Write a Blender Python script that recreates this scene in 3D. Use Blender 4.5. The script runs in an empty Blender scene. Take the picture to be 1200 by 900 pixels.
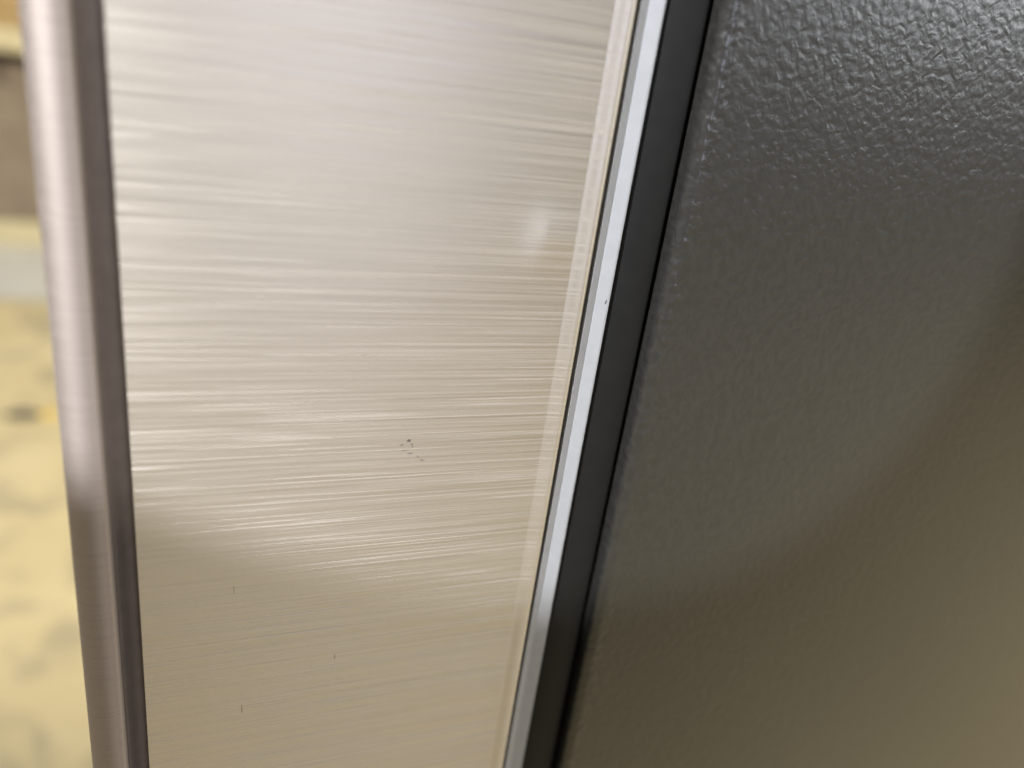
import bpy, bmesh, math, random
import numpy as np
from mathutils import Matrix, Vector

S = bpy.context.scene
COL = S.collection
MM = 0.001
CAM_Z = 1.20          # lens height above the floor (m)
CAM_D = 0.105         # lens distance from the door's side face (m)

# ------------------------------------------------------------------ camera
F_PX = 901.0
def _n(v):
    v = Vector(v); return v.normalized()
_down = _n((-320, -2200, -F_PX))
_u = 2250.0; _v = (320 * _u - F_PX * F_PX) / 2200
_X = _n((_u, -_v, -F_PX)); _Z = -_down; _Y = _Z.cross(_X)
ROT = Matrix((_X, _Y, _Z))                       # camera axes -> world axes
cam_data = bpy.data.cameras.new('camera')
cam = bpy.data.objects.new('camera', cam_data); COL.objects.link(cam)
cam.matrix_world = Matrix.Translation((0, -CAM_D, CAM_Z)) @ ROT.to_4x4()
cam_data.sensor_width = 36.0
cam_data.lens = F_PX / 1200 * 36.0
cam_data.clip_start = 0.005; cam_data.clip_end = 200
cam_data.dof.use_dof = True
cam_data.dof.focus_distance = 0.127
cam_data.dof.aperture_fstop = 7.4
cam_data.dof.aperture_blades = 0
S.camera = cam

def pixel_to_floor(px, py, z=0.0):
    d = ROT @ Vector((px - 600, -(py - 450), -F_PX))
    t = (z - CAM_Z) / d.z
    return Vector((0, -CAM_D, CAM_Z)) + d * t

# ------------------------------------------------------------------ world and lamps
W = bpy.data.worlds.new('World'); S.world = W; W.use_nodes = True
bg = W.node_tree.nodes['Background']
bg.inputs[0].default_value = (0.40, 0.39, 0.385, 1)
bg.inputs[1].default_value = 0.46

def area_lamp(name, loc, target, sx, sy, watts, colour):
    d = bpy.data.lights.new(name, 'AREA'); d.shape = 'RECTANGLE'; d.size = sx; d.size_y = sy
    d.energy = watts; d.color = colour
    o = bpy.data.objects.new(name, d); COL.objects.link(o); o.location = loc
    o.rotation_euler = (Vector(target) - Vector(loc)).to_track_quat('-Z', 'Y').to_euler()
    return o
# warm ceiling luminaires of the hall; the right-hand ones are added to brighten the reflected floor
for (x, y, w) in ((-2.6, 0.3, 108), (-2.6, 3.6, 118), (-3.2, -1.2, 60), (2.6, -0.1, 310), (5.4, -3.0, 120), (10.5, -7.5, 380)):
    area_lamp('ceiling_and_fill_lamp', (x, y, 4.2), (x, y, 0), 2.4, 0.5, w, (1.0, 0.945, 0.85))
area_lamp('ceiling_and_fill_lamp', (0.95, -5.6, 2.15), (0.2, 0.0, 1.15), 1.4, 0.4, 82, (0.78, 0.82, 1.0))  # added low cool fill behind the lens, brightens the upper steel
# cool luminaire row further down the hall
area_lamp('hall_lamp', (5.6, -4.9, 2.75), (0.2, 0, 1.2), 3.0, 0.8, 112, (0.88, 0.93, 1.0))
# added key spot, upper left behind the lens; its cone edge imitates a cast shadow
sp = bpy.data.lights.new('shadow_edge_spot', 'SPOT')
spot = bpy.data.objects.new('shadow_edge_spot', sp); COL.objects.link(spot)
SPOT_LOC = Vector((-0.496, -0.457, CAM_Z + 0.690)); SPOT_AIM = Vector((-0.0423, 0, CAM_Z + 0.1272))
spot.location = SPOT_LOC
spot.rotation_euler = (SPOT_AIM - SPOT_LOC).to_track_quat('-Z', 'Y').to_euler()
sp.energy = 250; sp.color = (0.945, 0.96, 1.0)
sp.spot_size = math.radians(15.1); sp.spot_blend = 0.045; sp.shadow_soft_size = 0.004

S.render.engine = 'CYCLES'
S.view_settings.view_transform = 'Standard'; S.view_settings.look = 'None'
S.view_settings.gamma = 1.0; S.view_settings.exposure = 0.0
S.view_settings.use_curve_mapping = False

# ------------------------------------------------------------------ helpers
class N:
    """small node-tree helper"""
    def __init__(self, name):
        self.m = bpy.data.materials.new(name); self.m.use_nodes = True
        self.t = self.m.node_tree; self.b = self.t.nodes['Principled BSDF']
        self.obj = self.t.nodes.new('ShaderNodeTexCoord').outputs['Object']
    def new(self, kind, **kw):
        n = self.t.nodes.new(kind)
        for k, v in kw.items(): setattr(n, k, v)
        return n
    def link(self, a, b): self.t.links.new(a, b)
    def put(self, sock, v):
        if hasattr(v, 'is_output'): self.link(v, sock)
        else: sock.default_value = v
    def math(self, op, a, b=0.0, c=0.0):
        n = self.new('ShaderNodeMath', operation=op)
        self.put(n.inputs[0], a); self.put(n.inputs[1], b); self.put(n.inputs[2], c)
        return n.outputs[0]
    def scaled(self, sx, sy, sz, off=(0, 0, 0)):
        n = self.new('ShaderNodeMapping'); self.link(self.obj, n.inputs[0])
        n.inputs['Scale'].default_value = (sx, sy, sz); n.inputs['Location'].default_value = off
        return n.outputs[0]
    def noise(self, vec, scale=1.0, detail=2.0, rough=0.5, dist=0.0):
        n = self.new('ShaderNodeTexNoise'); self.put(n.inputs['Vector'], vec)
        n.inputs['Scale'].default_value = scale; n.inputs['Detail'].default_value = detail
        n.inputs['Roughness'].default_value = rough; n.inputs['Distortion'].default_value = dist
        return n.outputs[0]
    def ramp(self, v, lo, hi, a=0.0, b=1.0, smooth=True):
        n = self.new('ShaderNodeMapRange', interpolation_type='SMOOTHSTEP' if smooth else 'LINEAR')
        self.put(n.inputs[0], v)
        for i, x in enumerate((lo, hi, a, b)): self.put(n.inputs[1 + i], x)
        return n.outputs[0]
    def mixc(self, f, a, b):
        n = self.new('ShaderNodeMix', data_type='RGBA')
        self.put(n.inputs[0], f)
        self.put(n.inputs[6], a if hasattr(a, 'is_output') else (*a, 1)); self.put(n.inputs[7], b if hasattr(b, 'is_output') else (*b, 1))
        return n.outputs[2]
    def bump(self, h, dist, strength=1.0, normal=None):
        n = self.new('ShaderNodeBump'); n.inputs['Strength'].default_value = strength
        n.inputs['Distance'].default_value = dist; self.link(h, n.inputs['Height'])
        if normal is not None: self.link(normal, n.inputs['Normal'])
        return n.outputs[0]
    def set(self, **kw):
        for k, v in kw.items():
            s = self.b.inputs[k.replace('_', ' ')]
            if isinstance(v, tuple): v = (*v, 1) if len(v) == 3 and s.type == 'RGBA' else v
            self.put(s, v)
        return self

def mesh_obj(name, verts, faces, mat, parent=None, smooth=False):
    me = bpy.data.meshes.new(name); me.from_pydata([tuple(v) for v in verts], [], faces); me.update()
    me.materials.append(mat)
    if smooth:
        for p in me.polygons: p.use_smooth = True
    o = bpy.data.objects.new(name, me); COL.objects.link(o)
    if parent is not None: o.parent = parent
    return o
def extrude_profile(name, prof, z0, z1, mat, parent, smooth=True, closed=False, nz=1, cap=False):
    """prof: list of (x, y) in mm; extruded along z in metres"""
    n = len(prof); V = []; Fc = []
    for k in range(nz + 1):
        z = z0 + (z1 - z0) * k / nz
        V += [(x * MM, y * MM, z) for x, y in prof]
    m = n if closed else n - 1
    for k in range(nz):
        for i in range(m):
            j = (i + 1) % n
            Fc.append((k * n + i, k * n + j, (k + 1) * n + j, (k + 1) * n + i))
    if cap and closed:
        Fc.append(tuple(range(n))[::-1]); Fc.append(tuple(nz * n + i for i in range(n)))
    return mesh_obj(name, V, Fc, mat, parent, smooth)
def box_mesh(name, lo, hi, mat, parent=None, bevel=0.0):
    bm = bmesh.new(); bmesh.ops.create_cube(bm, size=1.0)
    for v in bm.verts:
        v.co = Vector([(lo[i] + hi[i]) / 2 + v.co[i] * (hi[i] - lo[i]) for i in range(3)])
    if bevel:
        bmesh.ops.bevel(bm, geom=bm.edges[:], offset=bevel, segments=2, affect='EDGES')
    me = bpy.data.meshes.new(name); bm.to_mesh(me); bm.free(); me.materials.append(mat)
    o = bpy.data.objects.new(name, me); COL.objects.link(o)
    if parent is not None: o.parent = parent
    return o
def tag(o, label, cat, group=None):
    o['label'] = label; o['category'] = cat
    if group: o['group'] = group
    return o

# ------------------------------------------------------------------ materials
def steel(name, base, rough, aniso, streak=1.0, dent=False, metal=1.0):
    k = N(name)
    fine = k.noise(k.scaled(15, 1, 5600), detail=3, rough=0.65)
    mid = k.noise(k.scaled(6.5, 1, 2500, (3, 0, 7)), detail=3, rough=0.65)
    broad = k.noise(k.scaled(2.5, 1, 260, (9, 0, 1)), detail=2)
    hair = k.ramp(k.noise(k.scaled(30, 1, 4000, (5, 0, 3)), detail=1), 0.57, 0.68)
    long = k.ramp(k.noise(k.scaled(9, 1, 3000, (2, 0, 13)), detail=1), 0.60, 0.72)
    h = k.math('ADD', k.math('MULTIPLY', fine, 0.7), k.math('MULTIPLY', mid, 0.8))
    h = k.math('ADD', h, k.math('MULTIPLY', broad, 0.4))
    h = k.math('SUBTRACT', h, k.math('MULTIPLY', hair, 0.35))
    h = k.math('SUBTRACT', h, k.math('MULTIPLY', long, 0.4))
    nrm = k.bump(h, 0.000025 * streak)
    if dent:
        sep = k.new('ShaderNodeSeparateXYZ'); k.link(k.obj, sep.inputs[0])
        dx = k.math('SUBTRACT', sep.outputs[0], 48.6 * MM); dz = k.math('SUBTRACT', sep.outputs[2], CAM_Z - 22.6 * MM)
        dx = k.math('ADD', k.math('MULTIPLY', k.math('MINIMUM', dx, 0.0), 1 / (3.0 * MM)), k.math('MULTIPLY', k.math('MAXIMUM', dx, 0.0), 1 / (12.0 * MM)))
        dz = k.math('MULTIPLY', dz, 1 / (4.0 * MM))
        g = k.math('POWER', 2.718, k.math('MULTIPLY', k.math('ADD', k.math('MULTIPLY', dx, dx), k.math('MULTIPLY', dz, dz)), -1.0))
        nrm = k.bump(g, 0.00040, 1.0, nrm)
    tint = k.math('ADD', k.math('MULTIPLY', mid, 0.6), k.math('MULTIPLY', fine, 0.4))
    dark = tuple(c * (1 - 0.07 * streak) for c in base); lite = tuple(min(1, c * (1 + 0.07 * streak)) for c in base)
    k.set(Base_Color=k.mixc(k.ramp(tint, 0.36, 0.64), dark, lite), Metallic=metal,
          Roughness=k.math('ADD', k.ramp(mid, 0.3, 0.7, rough - 0.06 * streak, rough + 0.06 * streak), k.math('MULTIPLY', k.math('MAXIMUM', hair, long), 0.22 * streak)), Anisotropic=aniso, Normal=nrm)
    t = k.new('ShaderNodeCombineXYZ'); t.inputs[2].default_value = 1.0
    k.link(t.outputs[0], k.b.inputs['Tangent'])
    return k.m
M_steel = steel('brushed_steel', (0.412, 0.380, 0.336), 0.45, 0.64, 1.0, True)
M_hem = steel('brushed_steel_hem', (0.430, 0.398, 0.352), 0.45, 0.64, 0.45)

def satin(name, base, rough):
    k = N(name)
    g = k.noise(k.scaled(1, 1, 1, (0, 0, 0)), 2600, 2)
    s = k.noise(k.scaled(900, 900, 60), 1, 2)
    k.set(Base_Color=k.mixc(k.ramp(s, 0.3, 0.7), tuple(c * 0.93 for c in base), tuple(c * 1.07 for c in base)),
          Metallic=1.0, Roughness=rough, Normal=k.bump(g, 0.00003))
    return k.m
M_roll = steel('satin_steel', (0.245, 0.214, 0.196), 0.68, 0.35, 0.5)

def plain(name, base, rough, var=0.08, scale=400, bump=0.0, spec=0.5):
    k = N(name)
    n = k.noise(k.obj, scale, 3)
    k.set(Base_Color=k.mixc(k.ramp(n, 0.3, 0.7), tuple(c * (1 - var) for c in base), tuple(c * (1 + var) for c in base)),
          Roughness=rough, Specular_IOR_Level=spec)
    if bump: k.set(Normal=k.bump(n, bump))
    return k.m
M_seam = plain('dark_seam_plastic', (0.11, 0.09, 0.08), 0.55)
M_gasket = plain('grey_plastic', (0.172, 0.177, 0.186), 0.45, 0.03)
M_black = plain('black_rubber', (0.0035, 0.0035, 0.0035), 0.6, 0.12, 300, 0.00004, 0.15)
M_dirt = plain('dirt', (0.04, 0.031, 0.026), 0.85)

def paint():
    k = N('textured_grey_paint')
    v = k.new('ShaderNodeTexVoronoi', feature='SMOOTH_F1'); k.link(k.obj, v.inputs['Vector'])
    v.inputs['Scale'].default_value = 760; v.inputs['Smoothness'].default_value = 0.6
    n1 = k.noise(k.obj, 660, 1.5, 0.5, 0.6)
    n2 = k.noise(k.obj, 2600, 2)
    h = k.math('ADD', k.math('MULTIPLY', v.outputs['Distance'], -0.5), k.math('MULTIPLY', n1, 1.0))
    h = k.math('ADD', h, k.math('MULTIPLY', n2, 0.12))
    k.set(Base_Color=k.mixc(k.ramp(n1, 0.35, 0.65), (0.0105, 0.0101, 0.0092), (0.013, 0.0125, 0.0115)),
          Roughness=0.30, Specular_IOR_Level=0.45, Normal=k.bump(h, 0.000105))
    return k.m
M_paint = paint()

# ------------------------------------------------------------------ floor (setting)
def floor_mat():
    k = N('worn_floor')
    a = k.noise(k.obj, 1.3, 5, 0.6); b = k.noise(k.obj, 6.0, 4, 0.6, 0.4); c = k.noise(k.obj, 90, 3)
    col = k.mixc(k.ramp(a, 0.35, 0.68), (0.50, 0.415, 0.225), (0.57, 0.485, 0.28))
    col = k.mixc(k.ramp(b, 0.48, 0.62, 0, 0.8), col, (0.34, 0.29, 0.18))
    col = k.mixc(k.ramp(c, 0.3, 0.8, 0, 0.12), col, (0.35, 0.30, 0.2))
    k.set(Base_Color=col, Roughness=0.6, Normal=k.bump(c, 0.001))
    return k.m
fl = mesh_obj('floor', [(-40, -40, 0), (40, -40, 0), (40, 40, 0), (-40, 40, 0)], [(0, 1, 2, 3)], floor_mat())
fl['kind'] = 'structure'

# line on which the shelving stands, and the frame it is laid out in
P0 = pixel_to_floor(0, 288); P1 = pixel_to_floor(46, 291)
ax = (P1 - P0); ax.z = 0; ax.normalize()                  # along the shelf
ay = Vector((-ax.y, ax.x, 0))
if ay.dot(P0 - Vector((0, -CAM_D, 0))) < 0: ay = -ay      # away from the lens
mid = (P0 + P1) / 2; mid.z = 0
BG = Matrix.Translation(mid) @ Matrix((ax, ay, Vector((0, 0, 1)))).transposed().to_4x4()
if BG.determinant() < 0: BG = Matrix.Translation(mid) @ Matrix((-ax, ay, Vector((0, 0, 1)))).transposed().to_4x4()
DIST = (mid - Vector((0, -CAM_D, 0))).length

def height_at(py):                                        # height at the shelf front seen in row py of the left border
    d = ROT @ Vector((22 - 600, -(py - 450), -F_PX))
    hd = Vector((d.x, d.y)).length
    return CAM_Z + d.z / hd * DIST

# pale strip of floor before the shelving
q = pixel_to_floor(22, 352); near = (BG.inverted() @ q).y
k = plain('pale_floor_coating', (0.50, 0.49, 0.44), 0.5, 0.06, 5)
st = mesh_obj('floor_strip', [BG @ Vector(c) for c in ((-3, near, 0.004), (3, near, 0.004), (3, 1.5, 0.004), (-3, 1.5, 0.004))], [(0, 1, 2, 3)], k)
st['kind'] = 'structure'

# ------------------------------------------------------------------ refrigerator
fr = bpy.data.objects.new('refrigerator', None); COL.objects.link(fr)
tag(fr, 'stainless steel refrigerator with dark textured cabinet side, seen close at the door edge', 'refrigerator')
Z0, Z1 = 0.06, 1.77
def arc(cx, cy, rx, ry, a0, a1, n):
    return [(cx + rx * math.cos(math.radians(a0 + (a1 - a0) * i / n)), cy + ry * math.sin(math.radians(a0 + (a1 - a0) * i / n))) for i in range(n + 1)]

# door: side sheet, rolled front edge, seam, hem, core
extrude_profile('door_side_panel', [(-9.6, 2.6), (-9.6, 0.0), (20, 0.0), (53.0, 0.0)], Z0, Z1, M_steel, fr, smooth=False)
hem = [(53.0, 0.0), (53.4, -0.04), (53.9, -0.16), (54.4, -0.3), (55.0, -0.43), (55.5, -0.49), (55.9, -0.47), (56.15, -0.3), (56.25, 0.0), (56.28, 0.5), (56.3, 5.0)]
extrude_profile('door_panel_hem', hem, Z0, Z1, M_hem, fr)
roll = [(-18.2, 700.0), (-18.2, 4.0)] + arc(-14.7, 2.2, 3.5, 3.6, 180, 290, 26) + [(-13.2, -1.15), (-12.9, -0.9), (-12.75, -0.5), (-12.7, 0.2), (-12.7, 3.2)]
extrude_profile('door_front_sheet', roll, Z0, Z1, M_roll, fr)
extrude_profile('door_seam', [(-12.9, 1.0), (-12.3, 2.2), (-11.6, 2.9), (-10.8, 3.2), (-10.0, 3.1), (-9.5, 2.4)], Z0, Z1, M_seam, fr)
box_mesh('door_core', (-0.0175, 0.0045, Z0), (0.0555, 0.699, Z1), M_seam, fr)

# gasket frame: two-tone light plastic strip
gas = [(57.3, 6.0), (57.32, 0.95), (57.45, 0.72), (59.2, 1.72), (59.35, 1.7), (61.5, 1.66), (61.85, 1.75), (62.0, 2.0), (62.05, 6.0)]
extrude_profile('gasket_strip', gas, Z0, Z1, M_gasket, fr, smooth=False)
# black rubber band closing the gap
blk = [(61.9, 5.5), (62.3, 3.4), (63.0, 2.95), (66, 2.75), (69.3, 2.6), (69.8, 2.9), (70.3, 4.0), (71.0, 6.0)]
extrude_profile('gasket_band', blk, Z0, Z1, M_black, fr)
box_mesh('gap_backing', (0.0565, 0.005, Z0), (0.0715, 0.69, Z1), M_black, fr)

# cabinet: textured corner (real relief where the lens sees it) and side
rng = np.random.default_rng(4)
def vnoise(u, v, seed):
    r = np.random.default_rng(seed).random((256, 256))
    iu = np.floor(u).astype(int); iv = np.floor(v).astype(int); fu = u - iu; fv = v - iv
    fu = fu * fu * (3 - 2 * fu); fv = fv * fv * (3 - 2 * fv)
    g = lambda a, b: r[a % 256, b % 256]
    return (g(iu, iv) * (1 - fu) + g(iu + 1, iv) * fu) * (1 - fv) + (g(iu, iv + 1) * (1 - fu) + g(iu + 1, iv + 1) * fu) * fv
R = 1.9; XC = 71.2; YC = 0.2
def corner(name, z0, z1, dz, amp):
    prof = [(XC, 6.0, -1, 0), (XC, YC + R + 1.5, -1, 0)]
    for i in range(19):
        a = math.radians(180 + 90 * i / 18)
        prof.append((XC + R + R * math.cos(a), YC + R + R * math.sin(a), math.cos(a), math.sin(a)))
    for x in np.arange(0.2, 2.01, 0.2): prof.append((XC + R + x, YC, 0, -1))
    prof = np.array(prof); s = np.concatenate([[0], np.cumsum(np.hypot(np.diff(prof[:, 0]), np.diff(prof[:, 1])))])
    nz = max(1, int(round((z1 - z0) / dz))); z = np.linspace(z0, z1, nz + 1)
    Sg, Zg = np.meshgrid(s, z * 1000)
    h = vnoise(Sg / 0.95 + 7, Zg / 0.95, 1) * 0.65 + vnoise(Sg / 0.45, Zg / 0.45, 2) * 0.35 - 0.5
    fade = np.minimum(1, (s[-1] - s) / 1.0)[None, :]
    h = h * amp * fade
    V = np.stack([(prof[None, :, 0] + prof[None, :, 2] * h) * MM, (prof[None, :, 1] + prof[None, :, 3] * h) * MM, np.broadcast_to(z[:, None], h.shape)], -1).reshape(-1, 3)
    n = len(prof); i = np.arange(n - 1)[None, :]; kk = np.arange(nz)[:, None] * n
    Fq = np.stack([kk + i, kk + i + 1, kk + n + i + 1, kk + n + i], -1).reshape(-1, 4)
    return mesh_obj(name, V.tolist(), Fq.tolist(), M_paint, fr, True)
ZA, ZB = CAM_Z - 0.26, CAM_Z + 0.09
corner('cabinet_corner', ZA, ZB, 0.00025, 0.17)
corner('cabinet_corner', ZB, Z1, 0.02, 0.0)
corner('cabinet_corner', Z0, ZA, 0.02, 0.0)
XS = XC + R + 2.0
extrude_profile('cabinet_side', [(XS, YC), (690, YC), (692, 2.0), (692, 690.0)], Z0, Z1, M_paint, fr, smooth=False)
box_mesh('cabinet_body', (0.0740, 0.004, Z0 - 0.03), (0.688, 0.70, Z1 - 0.002), M_black, fr)

for fx in (110, 650):
    for fy in (50, 650):
        extrude_profile('foot', arc(fx, fy, 22, 22, 0, 360, 24)[:-1], 0.0006, 0.0305, M_black, fr, smooth=False, closed=True, cap=True)

# small marks on the surfaces
def speck(name, cx, cy, dz, w, h, rot, seed, mat=M_dirt, n=9, y=-0.02):
    r = random.Random(seed); ca, sa = math.cos(rot), math.sin(rot); V = [(cx * MM, y * MM, CAM_Z + dz * MM)]
    V[0] = (cx * MM, (y - 0.02) * MM, CAM_Z + dz * MM)
    for i in range(n):
        a = 2 * math.pi * i / n; q = r.uniform(0.55, 1.15)
        px, pz = w / 2 * q * math.cos(a), h / 2 * q * math.sin(a)
        V.append(((cx + px * ca - pz * sa) * MM, y * MM, CAM_Z + (dz + px * sa + pz * ca) * MM))
    return mesh_obj(name, V, [(0, i + 1, (i + 1) % n + 1) for i in range(n)], mat, fr)
M_smear = plain('brown_smear', (0.075, 0.062, 0.053), 0.8)
for i, (cx, dz, w, h, rot, m) in enumerate((
        (29.8, -55.9, 0.55, 0.35, 0.3, M_dirt), (30.3, -56.5, 0.45, 0.2, -0.7, M_smear), (30.5, -57.0, 0.3, 0.18, 1.2, M_smear),
        (28.7, -56.6, 0.6, 0.14, 0.1, M_smear), (29.2, -57.6, 0.8, 0.12, 0.0, M_smear), (30.3, -58.2, 0.9, 0.2, -0.1, M_smear),
        (31.6, -58.9, 0.55, 0.12, -0.6, M_smear), (32.3, -59.5, 0.7, 0.2, -0.2, M_smear))):
    speck('dirt_speck', cx, 0, dz, w * 1.5, h * 1.6, rot, 11 + i, m)
for i, (cx, dz, L) in enumerate(((3.8, -81.0, 1.9), (20.2, -97.5, 1.5), (5.0, -106.0, 2.2))):
    speck('scratch', cx, 0, dz, 0.13, L, 0.05, 31 + i, M_smear)
speck('dirt_speck', 61.15, 0, -32.8, 0.28, 0.85, -0.25, 51, M_dirt, y=1.62)

# ------------------------------------------------------------------ shelving behind
M_board = plain('cream_board', (0.66, 0.58, 0.36), 0.5, 0.08, 8)
M_back = plain('brown_panel', (0.145, 0.11, 0.08), 0.7, 0.15, 6)
M_card = plain('cardboard', (0.27, 0.215, 0.155), 0.8, 0.12, 9)
M_tan = plain('tan_cardboard', (0.42, 0.29, 0.13), 0.8, 0.10, 9)
def in_bg(o):
    o.matrix_world = BG; return o
sh = bpy.data.objects.new('shelving_unit', None); COL.objects.link(sh); sh.matrix_world = BG
tag(sh, 'low brown shelving unit with cream shelf boards at the far left', 'shelving')
zt0, zt1 = height_at(62), height_at(34); zb1 = height_at(262)
HW = 1.1
def part(name, lo, hi, m, bv=0.004):
    o = box_mesh(name, lo, hi, m, None, bv); o.parent = sh; return o
part('shelf_board', (-HW, 0, 0.0045), (HW, 0.5, zb1), M_board)
part('shelf_board', (-HW, 0, zt0), (HW, 0.5, zt1), M_board)
part('back_panel', (-HW, 0.485, zb1 + 0.002), (HW, 0.499, zt0 - 0.002), M_back)
for s in (-1, 1): part('side_panel', (s * (HW - 0.02) - 0.018, 0.01, zb1 + 0.002), (s * (HW - 0.02) + 0.018, 0.48, zt0 - 0.002), M_back)
def carton(lo, hi, m, label):
    c = bpy.data.objects.new('cardboard_box', None); COL.objects.link(c); c.matrix_world = BG
    b = box_mesh('carton_body', lo, hi, m, None, 0.006); b.parent = c
    t = box_mesh('packing_tape', ((lo[0] + hi[0]) / 2 - 0.025, lo[1] - 0.0006, hi[2] - 0.09), ((lo[0] + hi[0]) / 2 + 0.025, hi[1] - 0.02, hi[2] + 0.0006), M_card if m is M_tan else M_back, None); t.parent = c
    tag(c, label, 'box')
carton((-0.55, 0.06, zb1 + 0.002), (0.50, 0.45, zb1 + (zt0 - zb1) * 0.93), M_card, 'brown cardboard box on the lower shelf board')
carton((-0.45, 0.05, zt1 + 0.002), (0.40, 0.42, zt1 + 0.34), M_tan, 'tan cardboard box on top of the shelving')

# scraps on the floor
def scrap(name, px, py, w, d, h, m, label, seed):
    p = pixel_to_floor(px, py); r = random.Random(seed); n = 14; V = [(0, 0, h)]
    for ring, (f, z) in enumerate(((0.55, 0.9), (1.0, 0.35), (1.02, 0.0))):
        for i in range(n):
            a = 2 * math.pi * i / n; q = r.uniform(0.85, 1.12)
            V.append((w / 2 * f * q * math.cos(a), d / 2 * f * q * math.sin(a), h * z))
    Fc = [(0, 1 + i, 1 + (i + 1) % n) for i in range(n)]
    for g in range(2):
        for i in range(n):
            a = 1 + g * n + i; b = 1 + g * n + (i + 1) % n
            Fc.append((a, a + n, b + n, b))
    o = mesh_obj(name, V, Fc, m, None, True)
    B2 = BG.copy(); B2.translation = p + Vector((0, 0, 0.0)); o.matrix_world = B2
    tag(o, label, 'scrap')
scrap('rubber_scrap', 27, 487, 0.095, 0.07, 0.012, plain('dark_scrap', (0.045, 0.042, 0.032), 0.7), 'small dark grey scrap lying on the yellowish floor', 3)
scrap('plastic_scrap', 58, 486, 0.045, 0.06, 0.012, plain('yellow_scrap', (0.62, 0.42, 0.07), 0.5), 'small yellow scrap on the floor against the door edge', 5)
